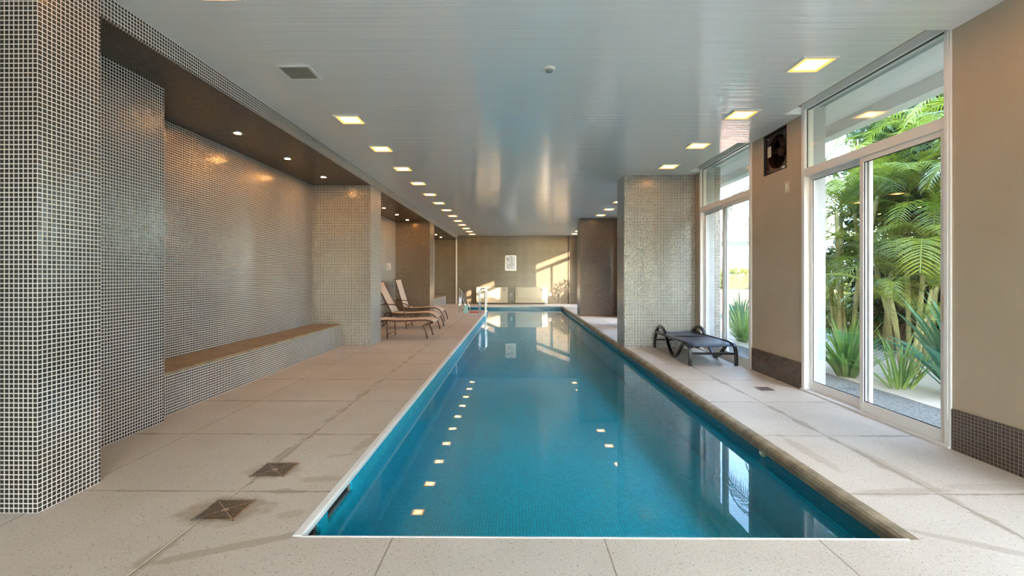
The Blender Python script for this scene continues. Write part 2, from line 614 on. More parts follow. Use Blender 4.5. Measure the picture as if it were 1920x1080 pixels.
def copy_tree(o, parent=None):
    c = o.copy()
    COL.objects.link(c)
    if parent is not None:
        c.parent = parent
    for ch in [x for x in bpy.data.objects if x.parent == o]:
        copy_tree(ch, c)
    return c

def arc(fn, n):
    return [fn(i / n) for i in range(n + 1)]

# ------------------------------------------------------------------ the shell
YN, YB = -4.0, 20.4        # wall behind the camera, far wall
XL, XR, XO = -3.6, 3.12, 3.36
CZ = 3.0
XF = -2.575                # face of the left pillars and of the soffit
SZ = 2.84                  # underside of the soffit

# deck: left, right, near, far parts round the pool, with the alcove at the far left
AX, AY = -2.03, 16.6
fb = MB()
TH = .06
fb.box(XL, POOL_L - .05, YN, AY - .0, -TH, 0)
fb.box(XL, AX, AY, YB, -TH, 0)
fb.box(POOL_L - .05, POOL_R + .03, YN, POOL_N, -TH, 0)
fb.box(POOL_R + .03, XO, YN, YB, -TH, 0)
fb.box(AX, POOL_R + .03, POOL_F, YB, -TH, 0)
tag(fb.build('floor', 'floor'), 'pale speckled terrazzo slab deck with joints running round the long pool', 'floor', kind='structure')

# copings
c = MB().box(POOL_L - .05, POOL_L, POOL_N, AY, -.035, .004)
c = c.build('trim_1', 'white_pvc', bevel=.008)
tag(c, 'white edging strip along the left edge of the pool', 'pool edging', kind='structure')
c = MB()
prof = [(-.045, -.068), (.03, -.068), (.03, .0), (.0, .0), (-.022, -.004), (-.038, -.016), (-.046, -.034)]
c.sweep([(POOL_R + .0, POOL_N, 0), (POOL_R + .0, POOL_F + .03, 0)], prof)
c = c.build('trim_2', 'coping', smooth=False)
tag(c, 'worn brown rounded coping along the right edge of the pool', 'pool edging', kind='structure')
c = MB()
c.box(AX - .03, POOL_R, POOL_F - .03, POOL_F, -.035, .004)
c = c.build('trim_3', 'white_pvc')
tag(c, 'white edging strip across the far end of the pool', 'pool edging', kind='structure')
c = MB().box(POOL_L, POOL_R - .02, POOL_N - .002, POOL_N + .008, -.05, .002).build('trim_4', 'white_pvc')
tag(c, 'thin pale lip at the near end of the pool', 'pool edging', kind='structure')
c = MB().box(AX, POOL_L - .0, AY - .04, AY, -.035, .004).box(AX - .03, AX, AY - .04, POOL_F, -.035, .004).build('trim_5', 'white_pvc')
tag(c, 'white edging round the side alcove of the pool', 'pool edging', kind='structure')

# pool shell
pb = MB()
T = .12
SKIM = ((2.12, 2.41), (2.50, 2.90))
ys = [POOL_N]
pb.box(POOL_L - .02, POOL_L, POOL_N, AY, POOL_BOT, -.105)
edges = [POOL_N, 2.41, 2.50, 2.90, AY]
pb.box(POOL_L - .02, POOL_L, 2.41, 2.50, -.105, -.035)
pb.box(POOL_L - .02, POOL_L, 2.90, AY, -.105, -.035)
pb.box(POOL_R, POOL_R + T, POOL_N, POOL_F, POOL_BOT, -.20)
pb.box(POOL_R, POOL_R + T, POOL_N, POOL_F, -.20, -.068, 1)
pb.box(AX - T, AX, AY - T, POOL_F + T, POOL_BOT, -.061)
pb.box(AX, POOL_L, AY - T, AY, POOL_BOT, -.061)
pb.box(AX - T, POOL_R + T, POOL_F, POOL_F + T, POOL_BOT, -.20)
pb.box(AX - T, POOL_R + T, POOL_F, POOL_F + T, -.20, -.061, 1)
pb.box(POOL_L, POOL_R, POOL_N - T, POOL_N, POOL_BOT, -.061)
tag(pb.build('pool_wall', ['pool_tile', 'waterline_tile']), 'blue mosaic walls of the sunken pool', 'pool wall', kind='structure')
pf = MB().box(POOL_L - T, POOL_R + T, POOL_N - T, POOL_F + T, POOL_BOT - .1, POOL_BOT)
pf.box(AX - T, POOL_L - T, AY - T, POOL_F + T, POOL_BOT - .1, POOL_BOT)
tag(pf.build('pool_floor', 'pool_tile'), 'blue mosaic bottom of the pool under the water', 'pool floor', kind='structure')
wb = MB()
wb.face([(POOL_L, POOL_N, WATER), (POOL_R, POOL_N, WATER), (POOL_R, AY, WATER), (POOL_L, AY, WATER)])
wb.face([(AX, AY, WATER), (POOL_R, AY, WATER), (POOL_R, POOL_F, WATER), (AX, POOL_F, WATER)])
wo = wb.build('pool_water', 'water')
tag(wo, 'still turquoise water filling the long pool', 'water', kind='stuff')
for k, (a, b) in enumerate(SKIM):
    a = max(a, POOL_N)
    e = empty('pool_skimmer', (POOL_L - .02, (a + b) / 2, -.07))
    tag(e, ('dark overflow slot in the left pool wall, at the near corner', 'longer dark overflow slot in the left pool wall, second from near corner')[k], 'pool skimmer', 'overflow slots under the white pool edge')
    h = (b - a) / 2
    s = MB()
    s.box(-.13, -.12, -h, h, -.035, .034)
    s.box(-.13, 0, -h, h, -.045, -.035)
    s.box(-.13, -.0, -h - .01, -h, -.035, .034)
    s.box(-.13, -.0, h, h + .01, -.035, .034)
    s.build('skimmer_box', 'skimmer', e)
    MB().box(-.03, -.018, -h, h, -.034, -.002).build('weir_flap', 'void', e)

# left wall, pillars, soffit
MB_ = MB
tag(MB().box(XL - .2, XL, YN, YB + .2, 0, CZ).build('wall_left', 'tile'), 'brown mosaic wall at the back of the left hand recesses', 'wall', kind='structure')
tag(MB().box(XL - .2, XO, YB, YB + .2, -.7, CZ + .1).build('wall_back', 'tile_back'), 'far end wall in brown mosaic behind the heater units', 'wall', kind='structure')
def pillar(x0, x1, y0, y1, label, z1=CZ, mat='tile'):
    p = MB().box(x0, x1, y0, y1, 0, z1).build('pillar', mat)
    return tag(p, label, 'pillar', kind='structure')
pillar(XL, -2.50, 2.4, 2.766, 'nearest brown mosaic pillar, filling the left edge of the view')
pillar(XL, -3.0, 2.766, 3.925, 'broad mosaic pier set back just behind the nearest pillar', SZ)
pillar(XL, XF, 8.175, 8.8, 'mosaic pillar at the far end of the tiled bench', SZ)
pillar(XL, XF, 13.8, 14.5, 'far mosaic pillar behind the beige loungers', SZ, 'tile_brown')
pillar(1.883, XR, 8.11, 8.67, 'mosaic pillar behind the black lounger')
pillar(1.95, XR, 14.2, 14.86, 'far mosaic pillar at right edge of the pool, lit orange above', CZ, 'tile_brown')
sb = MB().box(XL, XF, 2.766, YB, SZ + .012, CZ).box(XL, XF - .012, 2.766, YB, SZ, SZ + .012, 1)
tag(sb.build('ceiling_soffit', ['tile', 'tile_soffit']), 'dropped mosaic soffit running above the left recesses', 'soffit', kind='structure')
tag(MB().box(XL, XF - .0, YN, 2.4, CZ - .0, CZ + .1).build('ceiling_side', 'ceiling'), 'plain ceiling strip left of the nearest pillar', 'ceiling', kind='structure')

# benches
for (a, b, lab) in ((3.925, 8.175, 'long built-in mosaic bench with brown stone top beneath the first recess wall'),
                    (14.5, YB, 'short far mosaic bench in the dark last recess')):
    e = empty('bench', (-3.34, (a + b) / 2, 0))
    tag(e, lab, 'bench')
    h = (b - a) / 2
    MB().box(XL + 3.343, -3.10 + 3.34, -h, h, 0, .36).build('bench_base', 'tile', e)
    MB().box(XL + 3.343, -3.092 + 3.34, -h, h, .36, .385).build('seat_slab', 'bench_stone', e)

# ceiling with recesses along the windows
WINS = [(-3.85, -.95), (-.75, 2.40), (3.35, 5.09), (6.17, 7.91), (8.87, 10.61), (11.75, 13.49), (14.95, 16.45), (17.95, 19.70)]  # first two lie out of view, widened to admit more daylight
cb = MB().box(XF, 2.93, YN, YB, CZ, CZ + .08)
prev = YN
for (a, b) in WINS:
    cb.box(2.93, XR, prev, a, CZ, CZ + .08)
    prev = b
cb.box(2.93, XR, prev, YB, CZ, CZ + .08)
tag(cb.build('ceiling', 'ceiling'), 'glossy pale grey slatted ceiling above the pool', 'ceiling', kind='structure')
cb = MB().box(XL - .2, XO, YN - .2, YB + .2, 3.13, 3.3)
tag(cb.build('roof_slab', 'canopy'), 'concrete roof slab over the pool hall', 'roof', kind='structure')

# right wall piers and lintel, baseboard
rb = MB()
bb = MB()
prev = YN
WT, WH = 3.03, 2.35
for (a, b) in WINS + [(YB, YB)]:
    if (prev, a) == (5.09, 6.17):
        # pier with the square hole of the extractor fan
        fy0, fy1, fz0, fz1 = 5.38, 5.88, 2.486, 2.99
        rb.box(XR, XO, prev, fy0, 0, 3.13)
        rb.box(XR, XO, fy1, a, 0, 3.13)
        rb.box(XR, XO, fy0, fy1, 0, fz0)
        rb.box(XR, XO, fy0, fy1, fz1, 3.13)
    else:
        rb.box(XR, XO, prev, a, 0, 3.13)
    bb.box(XR - .012, XR, prev + (.012 if prev > YN else 0), a - .012, 0, .29)
    prev = b
for (a, b) in WINS:
    rb.box(XR, XO, a, b, 3.10, 3.13)
tag(rb.build('wall_right', 'plaster'), 'scuffed cream plaster window wall', 'wall', kind='structure')
tag(bb.build('baseboard_right', 'tile_dark'), 'low band of dark mosaic along the foot of the window wall', 'baseboard', kind='structure')

# wall behind the camera, with a glazed opening added for daylight
nb = MB()
nb.box(XL - .2, -.4, YN - .2, YN, 0, CZ + .1)
nb.box(2.9, XO, YN - .2, YN, 0, CZ + .1)
nb.box(-.4, 2.9, YN - .2, YN, 2.85, CZ + .1)
tag(nb.build('wall_front', 'plaster'), 'plaster wall behind the viewer', 'wall', kind='structure')

# windows
def window(n, a, b, label):
    e = empty('window_%d' % n, (XR, a, 0))
    tag(e, label, 'window', kind='structure')
    W = b - a
    D = .09
    f = MB()
    fw = .05
    f.box(-.012, D, 0, fw, 0, 3.10)
    f.box(-.012, D, W - fw, W, 0, 3.10)
    f.box(-.010, D, fw, W - fw, 3.03, 3.10)            # head
    f.box(-.010, D, fw, W - fw, 2.31, 2.395)           # transom
    f.box(-.03, -.0125, 0, W, 0, .018)                # track
    f.box(-.010, D, fw, W - fw, 0, .018)
    f.box(-.016, -.012, .02, .05, .2, 3.0)
    f.build('window_frame', 'white', e, bevel=.004)
    q = MB()
    q.box(D, XO - XR + .004, .0005, .012, 0, 3.09)
    q.box(D, XO - XR + .004, W - .012, W - .0005, 0, 3.09)
    q.box(D, XO - XR + .004, .012, W - .012, 3.085, 3.099)
    q.build('reveal', 'reveal', e)
    g = MB()
    g.box(.028, .034, fw, W - fw, 2.395, 3.03)
    g.build('transom_pane', 'glass', e)
    k = MB()
    for (y0, y1, z0, z1) in ((fw, fw + .006, 2.395, 3.03), (W - fw - .006, W - fw, 2.395, 3.03), (fw, W - fw, 3.022, 3.03)):
        k.box(.02, .027, y0, y1, z0, z1)
    k.build('gasket', 'gasket', e)
    mid = W * .5
    for (y0, y1, dx, zb) in ((fw, mid + .03, .002, .11), (mid - .03, W - fw, .045, .11)):
        s = empty('sliding_sash', (dx, 0, 0))
        s.parent = e
        q = MB()
        st = .045
        q.box(0, .035, y0, y0 + st, .018, 2.31)
        q.box(0, .035, y1 - st, y1, .018, 2.31)
        q.box(.001, .034, y0 + st, y1 - st, .018, zb)
        q.box(.001, .034, y0 + st, y1 - st, 2.262, 2.31)
        q.build('sash_frame', 'white', s, bevel=.003)
        MB().box(.015, .021, y0 + st, y1 - st, zb, 2.262).build('pane', 'glass', s)
        k = MB()
        k.box(.008, .014, y0 + st, y0 + st + .006, zb, 2.262)
        k.box(.008, .014, y1 - st - .006, y1 - st, zb, 2.262)
        k.box(.008, .014, y0 + st, y1 - st, zb, zb + .006)
        k.box(.008, .014, y0 + st, y1 - st, 2.256, 2.262)
        k.build('gasket', 'gasket', s)
        if dx < .01:
            hb = MB().box(-.006, 0, y0 + .008, y0 + .03, .90, 1.10)
            hb.box(-.008, -.006, y0 + .013, y0 + .025, .96, 1.04)
            hb.build('latch', 'plate', s)
    return e
wl_ = ['sliding window behind the viewer, farther back', 'sliding window beside the viewer, out of the picture',
       'large white framed sliding window nearest the viewer with palms outside',
       'second white framed sliding window, just behind the black lounger',
       'sliding window hidden just beyond the near right pillar', 'sliding window hidden before the far right pillar',
       'sliding window hidden just beyond the far right pillar', 'last sliding window that throws sun on the far wall']
for i, (a, b) in enumerate(WINS):
    window(i + 1, a, b, wl_[i])
e = empty('window_9', (0, YN, 0))  # unseen glazing, added to bring daylight onto the near deck
tag(e, 'glazed doors in the wall behind the viewer', 'window', kind='structure')
f = MB()
for x in (-.4, .7, 1.75, 2.85):
    f.box(x, x + .05, -.08, 0, 0, 2.85)
for x0, x1 in ((-.35, .7), (.75, 1.75), (1.80, 2.85)):
    f.box(x0, x1, -.079, -.001, 0, .06)
    f.box(x0, x1, -.079, -.001, 2.79, 2.85)
f.build('window_frame', 'white', e)
for x0, x1 in ((-.35, .7), (.75, 1.75), (1.80, 2.85)):
    MB().box(x0, x1, -.05, -.044, .06, 2.79).build('pane', 'glass', e)

# exterior canopy over the windows
cp = MB()
cp.box(XO, 3.86, YN, YB + .2, 3.10, 3.3)
cp.box(3.86, 4.02, YN, YB + .2, 2.96, 3.3)
tag(cp.build('canopy', 'canopy'), 'white concrete canopy with edge beam outside above the windows', 'canopy', kind='structure')
tag(MB().box(XO, 3.50, 7.99, 8.7, 0, 3.1).build('pilaster', 'tile'), 'outside mosaic pilaster seen through the second window', 'pilaster', kind='structure')
tag(MB().box(2.27, 2.31, YB - .012, YB, 0, CZ).build('trim_6', 'void'), 'thin black joint strip running up the far wall', 'trim', kind='structure')
tag(MB().box(-2.66, -2.60, YB - .03, YB, 0, SZ).build('trim_7', 'white_pvc'), 'pale strip up the far wall at the end of the soffit', 'trim', kind='structure')

# ------------------------------------------------------------------ ceiling lamps
def square_lamp():
    e = empty('ceiling_lamp')
    s = MB()
    r, o = .125, .018
    for (x0, x1, y0, y1) in ((-r - o, r + o, -r - o, -r), (-r - o, r + o, r, r + o), (-r - o, -r, -r, r), (r, r + o, -r, r)):
        s.box(x0, x1, y0, y1, -.014, 0)
    s.build('lamp_frame', 'frame_white', e, bevel=.003)
    MB().box(-r, r, -r, r, -.009, -.002).build('diffuser', 'lamp', e)
    return e
proto = square_lamp()
ordn = ['first', 'second', 'third', 'fourth', 'fifth', 'sixth', 'seventh', 'eighth', 'ninth', 'tenth', 'eleventh', 'twelfth', 'thirteenth']
first = True
def place(proto, loc, label, cat, group):
    global first
    o = proto if first else copy_tree(proto)
    first = False
    o.location = loc
    return tag(o, label, cat, group)
seen = 0
for k in range(-3, 13):
    if k == -1:
        continue
    y = 5.2 + 1.2 * k
    if k >= 0:
        lab = 'square warm lamp above the left deck, %s from the air vent' % ordn[k]
    else:
        lab = 'square warm lamp above the left deck, before the air vent' if k == -2 else 'square warm lamp over the left deck behind the vent lamp'
    place(proto, (-1.865, y, CZ), lab, 'lamp', 'square lamps in a row above the left deck')
for k in range(-2, 14):
    y = 3.88 + 1.2 * k
    if k == 4 or y > 20:
        continue
    if k < 0:
        lab = 'square warm lamp above the right deck, %s before the fan side' % ('one place' if k == -1 else 'two places')
    elif k < 4:
        lab = ('nearest and largest square lamp, in front of the big window', 'second square lamp in the window side row, before the fan', 'third square lamp in the window side row, above the black lounger side', 'square lamp just in front of the near right pillar')[k]
    else:
        lab = 'square warm lamp beyond the near right pillar, %s of that run' % ordn[k - 5]
    place(proto, (2.45, y, CZ), lab, 'lamp', 'square lamps in a row above the right deck')

# small round downlights in the soffit
sp_ = empty('downlight')
MB().lathe([(.045, 0), (.045, -.006), (.062, -.006), (.062, 0)], seg=20).build('trim_ring', 'chrome', sp_)
MB().lathe([(.0001, -.004), (.034, -.004), (.034, -.001), (.0001, -.001)], seg=20).build('bulb', 'spot', sp_)
first = True
bays = [(5.17, 6.30, 7.48), (9.7, 10.9, 12.1, 13.26), (15.6, 16.8, 18.0, 19.2)]
bn = ['above the long bench', 'in the soffit over the beige loungers', 'in the soffit of the last recess']
for bi, bay in enumerate(bays):
    for k, y in enumerate(bay):
        place(sp_, (-3.12, y, SZ), 'small round downlight %s, %s from near' % (bn[bi], ordn[k]), 'downlight', 'small round downlights in the left soffit')

# air vent and smoke detector on the ceiling
e = empty('ceiling_vent', (-1.88, 4.0, CZ))
tag(e, 'square white air vent in the ceiling before the left lamps', 'vent')
s = MB()
for (x0, x1, y0, y1) in ((-.145, .145, -.14, -.115), (-.145, .145, .115, .14), (-.145, -.12, -.115, .115), (.12, .145, -.115, .115)):
    s.box(x0, x1, y0, y1, -.012, 0)
s.build('vent_frame', 'frame_white', e, bevel=.003)
s = MB()
for i in range(12):
    y = -.11 + i * .0195
    s.obox((0, y + .005, -.006), (.12, 0, 0), (0, .008, .003), (0, 0, .0012))
s.box(-.12, .12, -.115, .115, -.002, 0)
s.build('louvre', 'vent_grey', e)
e = empty('smoke_detector', (.28, 3.94, CZ))
tag(e, 'small round white detector in the middle of the ceiling', 'detector')
MB().lathe([(.05, 0), (.05, -.008), (.042, -.014), (.034, -.016)], seg=28).build('detector_base', 'frame_white', e, smooth=True)
MB().lathe([(.03, -.016), (.028, -.03), (.014, -.036), (.0001, -.037)], seg=20).build('sensor', 'skimmer', e, smooth=True)

# ------------------------------------------------------------------ floor drains
def big_drain(loc, label):
    e = empty('floor_drain', loc)
    tag(e, label, 'floor drain', 'square steel drain grates in the left deck')
    h = .108
    s = MB()
    for (x0, x1, y0, y1) in ((-h, h, -h, -h + .008), (-h, h, h - .008, h), (-h, -h + .008, -h, h), (h - .008, h, -h, h)):
        s.box(x0, x1, y0, y1, .0005, .004)
    s.build('drain_rim', 'steel', e)
    s = MB()
    s.box(-h + .008, h - .008, -h + .008, h - .008, .0004, .001)
    s.build('sump', 'void', e)
    s = MB()
    for q in range(4):
        a = q * math.pi / 2
        u, v = Vector((math.cos(a), math.sin(a), 0)), Vector((-math.sin(a), math.cos(a), 0))
        for j in range(9):
            d = .016 + j * .010
            s.obox(u * d + Vector((0, 0, .0022)), u * .0018, v * (d * .98), Vector((0, 0, .0010)))
        s.obox((u + v) * .05 + Vector((0, 0, .0026)), (u + v) * .05, (u - v) * .0014, Vector((0, 0, .0008)))
    s.build('grate', 'steel', e)
    MB().lathe([(.02, .0015), (.02, .0036), (.004, .0042)], seg=16).build('centre_disc', 'steel', e)
    return e
big_drain((-1.54, 2.44, 0), 'nearer square steel drain grate, ringed by a dark stain')
big_drain((-1.54, 2.95, 0), 'farther square steel drain grate, set beside the deck joint')
e = empty('floor_drain', (2.72, 5.11, 0))
tag(e, 'small square dark drain in the deck below the extractor fan pier', 'floor drain')
s = MB()
for (x0, x1, y0, y1) in ((-.075, .075, -.075, -.066), (-.075, .075, .066, .075), (-.075, -.066, -.066, .066), (.066, .075, -.066, .066)):
    s.box(x0, x1, y0, y1, .0005, .004)
s.build('drain_rim', 'bronze', e)
MB().box(-.066, .066, -.066, .066, .0004, .001).build('sump', 'void', e)
s = MB()
for i in range(6):
    s.box(-.066, .066, -.058 + i * .021, -.050 + i * .021, .001, .0032)
s.build('grate', 'steel', e)

# inlet fitting in the right pool wall
e = empty('inlet_fitting', (POOL_R, 3.516, -.092))
tag(e, 'round yellowed inlet fitting under the right coping', 'pool inlet')
MB().lathe([(.034, -.0), (.034, -.012), (.028, -.022), (.016, -.026)], axis='x', seg=24).build('flange', 'fitting', e, smooth=True)
MB().lathe([(.015, -.026), (.012, -.032), (.0001, -.033)], axis='x', seg=16).build('nozzle', 'white_pvc', e, smooth=True)

# ------------------------------------------------------------------ extractor fan, switch, hooks
e = empty('extractor_fan', (XR, 5.63, 2.738))
tag(e, 'dark square extractor fan set high in the plaster between windows', 'fan')
h = .25
s = MB()
s.box(.0, .24, -h, -h + .012, -h, h).box(.0, .24, h - .012, h, -h, h).box(.0, .24, -h, h, -h, -h + .012).box(.0, .24, -h, h, h - .012, h)
s.box(.2, .24, -h, h, -h, h)
s.build('fan_box', 'void', e)
s = MB()
# square plate with round opening
n = 32
for k in range(n):
    a0, a1 = 2 * math.pi * k / n, 2 * math.pi * (k + 1) / n
    def sq(a):
        cx, sx = math.cos(a), math.sin(a)
        m_ = max(abs(cx), abs(sx))
        return (h - .012) * cx / m_, (h - .012) * sx / m_
    r_ = .205
    p0, p1 = sq(a0), sq(a1)
    c0, c1 = (r_ * math.cos(a0), r_ * math.sin(a0)), (r_ * math.cos(a1), r_ * math.sin(a1))
    s.face([(.03, *p0), (.03, *p1), (.03, *c1), (.03, *c0)])
    s.face([(.03, *c0), (.03, *c1), (.09, *c1), (.09, *c0)])
s.build('fan_plate', 'fan', e, fix=False)
for k in range(5):
    a = 2 * math.pi * k / 5 + .3
    s = MB()
    pts = []
    for i in range(5):
        r_ = .05 + i * .034
        for sgn in (-1, 1):
            ww = (.18 + .10 * i / 4)
            aa = a + sgn * ww
            pts.append((.09 + sgn * .02, r_ * math.cos(aa), r_ * math.sin(aa)))
    b0 = len(s.v)
    s.v += pts
    s.v += [(p_[0] + .004, p_[1], p_[2]) for p_ in pts]
    for i in range(4):
        s.f.append((i * 2, i * 2 + 1, i * 2 + 3, i * 2 + 2))
        s.f.append((10 + i * 2 + 2, 10 + i * 2 + 3, 10 + i * 2 + 1, 10 + i * 2))
        s.f.append((i * 2, i * 2 + 2, 12 + i * 2, 10 + i * 2))
        s.f.append((i * 2 + 1, 11 + i * 2, 13 + i * 2, i * 2 + 3))
        s.mi += [0] * 4
    s.build('fan_blade', 'fan', e)
MB().lathe([(.055, .06), (.055, .14), (.02, .15)], axis='x', seg=20).build('motor', 'fan', e, smooth=True)
for (yy, zz) in ((-.2, .2), (.2, .2), (-.2, -.2), (.2, -.2)):
    MB().lathe([(.012, .030), (.010, .022), (.0001, .020)], (0, yy, zz), axis='x', seg=12).build('bolt', 'chrome', e)
MB().box(.022, .03, .13, .20, -.03, .10).build('capacitor_box', 'plate', e)
MB().box(.024, .03, -.16, -.11, -.235, -.205).build('rating_label', 'paper', e)

e = empty('socket_plate', (XR, 5.37, 2.262))
tag(e, 'small cream socket plate on the plaster below the extractor fan', 'socket')
MB().box(-.008, 0, -.038, .038, -.062, .062).build('cover_plate', 'plate', e, bevel=.003)
MB().box(-.011, -.008, -.018, .018, -.035, .035).build('switch_rocker', 'white_pvc', e, bevel=.001)
e = tag(empty('wall_hook', (XR, 5.64, 1.70)), 'tiny curved metal hook in the plaster between the windows', 'hook')
MB().tube([(0, -.02, .01), (-.015, -.018, .0), (-.02, 0, -.012), (-.015, .018, 0), (0, .02, .01)], .004, 6).build('hook_wire', 'steel', e)

# ------------------------------------------------------------------ far wall things
def heater(x0, x1, z0, z1, label, side_panel=False):
    xc = (x0 + x1) / 2
    e = empty('heater_unit', (xc, YB - .002, (z0 + z1) / 2))
    tag(e, label, 'heater', 'cream wall heater units on the far wall')
    W, H = (x1 - x0) / 2, (z1 - z0) / 2
    D = .24
    MB().box(-W, W, -D, 0, -H, H).build('casing', 'beige_unit', e, bevel=.015)
    s = MB().box(-W + .10, W - .05, -D - .008, -D, -H + .22, H - .03)
    s.build('front_panel', 'beige_unit', e, bevel=.004)
    s = MB()
    for i in range(6):
        s.box(-W + .10, W - .05, -D - .006, -D, -H + .03 + i * .03, -H + .048 + i * .03)
    s.build('air_grille', 'unit_dark', e)
    MB().box(W - .19, W - .10, -D - .014, -D - .008, H - .13, H - .09).build('control_badge', 'ink', e)
    s = MB()
    for k in range(2):
        s.box(-W + .02 + k * .035, -W + .03 + k * .035, -D - .005, -D, -H + .03, H - .03)
    s.build('side_seam', 'unit_dark', e)
    return e
heater(-1.74, -.38, .06, .74, 'left cream heater unit on the far wall, behind the pool ladder')
heater(-.05, 1.24, .06, .74, 'right cream heater unit on the far wall, with sun above it')
e = tag(empty('pipe_cover', (1.30, YB, .38)), 'narrow white upright panel against the right heater unit', 'pipe cover')
MB().box(-.05, .06, -.20, 0, -.34, .32).build('cover', 'white_pvc', e, bevel=.01)

e = empty('rules_sign', (-.245, YB, 1.80))
tag(e, 'white printed pool rules sign hung on the far mosaic wall', 'sign')
MB().box(-.225, .225, -.012, 0, -.315, .315).build('sign_panel', 'paper', e, bevel=.002)
s = MB()
s.box(-.235, -.225, -.016, 0, -.325, .325).box(.225, .235, -.016, 0, -.325, .325).box(-.235, .235, -.016, 0, .315, .325).box(-.235, .235, -.016, 0, -.325, -.315)
s.build('sign_frame', 'chrome', e)
rr = random.Random(4)
for r_ in range(11):
    z = .19 - r_ * .042
    x = -.17 if r_ > 5 else .0
    MB().box(x, x + rr.uniform(.4, 1) * (.17 - x), -.0135, -.012, z, z + .011).build('text_line', 'ink', e)
for k in range(3):
    MB().box(-.05 + k * .04, -.025 + k * .04, -.0135, -.012, .25, .285).build('heading_letter', 'ink', e)
s = MB()
s.obox((-.115, -.0135, .15), (.055, 0, -.045), (0, .001, 0), (.007, 0, .009))
ring = [(-.115 + .062 * math.cos(a), -.013, .15 + .062 * math.sin(a)) for a in [2 * math.pi * k / 24 for k in range(25)]]
s.tube(ring, .005, 4, up=(0, 1, 0))
s.build('pictogram', 'ink', e)

for (x, z, lab) in ((-.22, .40, 'small white wall socket between the two heater units'), (1.50, .42, 'small white wall socket right of the right heater unit')):
    e = tag(empty('wall_socket', (x, YB, z)), lab, 'socket', 'sockets on the far wall')
    MB().box(-.05, .05, -.012, 0, -.065, .065).build('cover_plate', 'white_pvc', e, bevel=.003)
    MB().box(-.02, .02, -.016, -.012, -.03, .03).build('outlet', 'ink', e)
e = tag(empty('hand_shower', (1.86, YB - .03, 0)), 'thin chrome hose fitting standing at the far right pool corner', 'shower hose')
MB().tube([(.05, 0, 0), (.05, 0, .35), (.03, -.04, .5), (-.03, -.06, .52), (-.09, -.05, .42), (-.1, -.03, .28), (-.06, -.02, .2)], .012, 8).build('hose', 'chrome', e, smooth=True)
MB().lathe([(.03, -.02), (.03, 0), (.0001, .01)], (.05, 0, .02), seg=14).build('hose_base', 'chrome', e)

# lamp-like white thing on the recess wall
e = tag(empty('wall_light', (XL, 12.9, 1.49)), 'small white fitting on the recess wall above the loungers', 'wall fitting')
MB().box(0, .03, -.05, .05, -.11, .11).build('back_plate', 'white_pvc', e, bevel=.004)
MB().lathe([(.035, -.1), (.045, 0), (.035, .1)], (.06, 0, 0), seg=16).build('shade', 'white_pvc', e, smooth=True)

# ------------------------------------------------------------------ pool ladder
e = empty('pool_ladder', (POOL_L, 14.7, 0))
tag(e, 'chrome pool ladder with arched rails at the far left pool edge', 'ladder')
for dy in (-.25, .25):
    pts = [(-.14, dy, 0), (-.14, dy, .45)]
    pts += [(-.14 + .10 * (1 - math.cos(a)), dy, .74 + .10 * math.sin(a)) for a in [math.pi * k / 12 for k in range(13)]]
    pts += [(.06, dy, .40), (.05, dy, 0), (.05, dy, -.5)]
    MB().tube(pts, .021, 10, up=(0, 1, 0)).build('handrail', 'chrome', e, smooth=True)
    MB().lathe([(.045, .003), (.045, .012), (.022, .018)], (-.14, dy, 0), seg=16).build('rail_flange', 'chrome', e)
for z in (-.18, -.42):
    MB().box(.03, .11, -.24, .24, z - .012, z + .012).build('tread', 'white_pvc', e, bevel=.004)

# A-shaped rail bundle by the alcove
e = empty('stair_handrail', (-1.86, 15.55, 0))
tag(e, 'A-shaped stainless handrail standing by the alcove steps', 'handrail')
for k, (dx, dy) in enumerate(((-.06, 0), (.22, 0), (-.06, .45), (.30, .45))):
    top = (0.0 - .05, dy, .84 - .03 * k)
    MB().tube([(dx, dy, 0), ((dx * .8 + top[0] * .2), dy, .2), top], .02, 8, up=(0, 1, 0)).build('post', 'chrome', e, smooth=True)
for k, z in enumerate((.22, .42, .62, .80)):
    q = (z / .84)
    s = MB()
    s.tube([(-.06, 0, z), (-.06, .45, z)], .012, 8)
    s.build('crossbar', 'chrome', e, smooth=True)
    if k < 3:
        MB().tube([(.22 * (1 - q) - .05 * q, 0, z + .02), (.30 * (1 - q) - .05 * q, .45, z + .02)], .012, 8).build('crossbar', 'chrome', e, smooth=True)

e = empty('teal_bin', (-1.68, 15.35, 0))
tag(e, 'small pale teal box on the deck beside the A-shaped handrail', 'box')
MB().box(-.06, .06, -.14, .14, 0, .22).build('box_body', 'teal_box', e, bevel=.01)
MB().box(-.066, .066, -.146, .146, .22, .24).build('box_lid', 'teal_box', e, bevel=.004)
s = MB()
n = 20
prof = [(-.02, 0), (.02, 0)]
s = MB().box(-.2, .2, -.13, .13, 0, .035)
e = s.build('kickboard', 'red', bevel=.03, loc=(-1.36, 15.6, 0))
tag(e, 'flat red swimming float lying on the deck near the ladder', 'float')

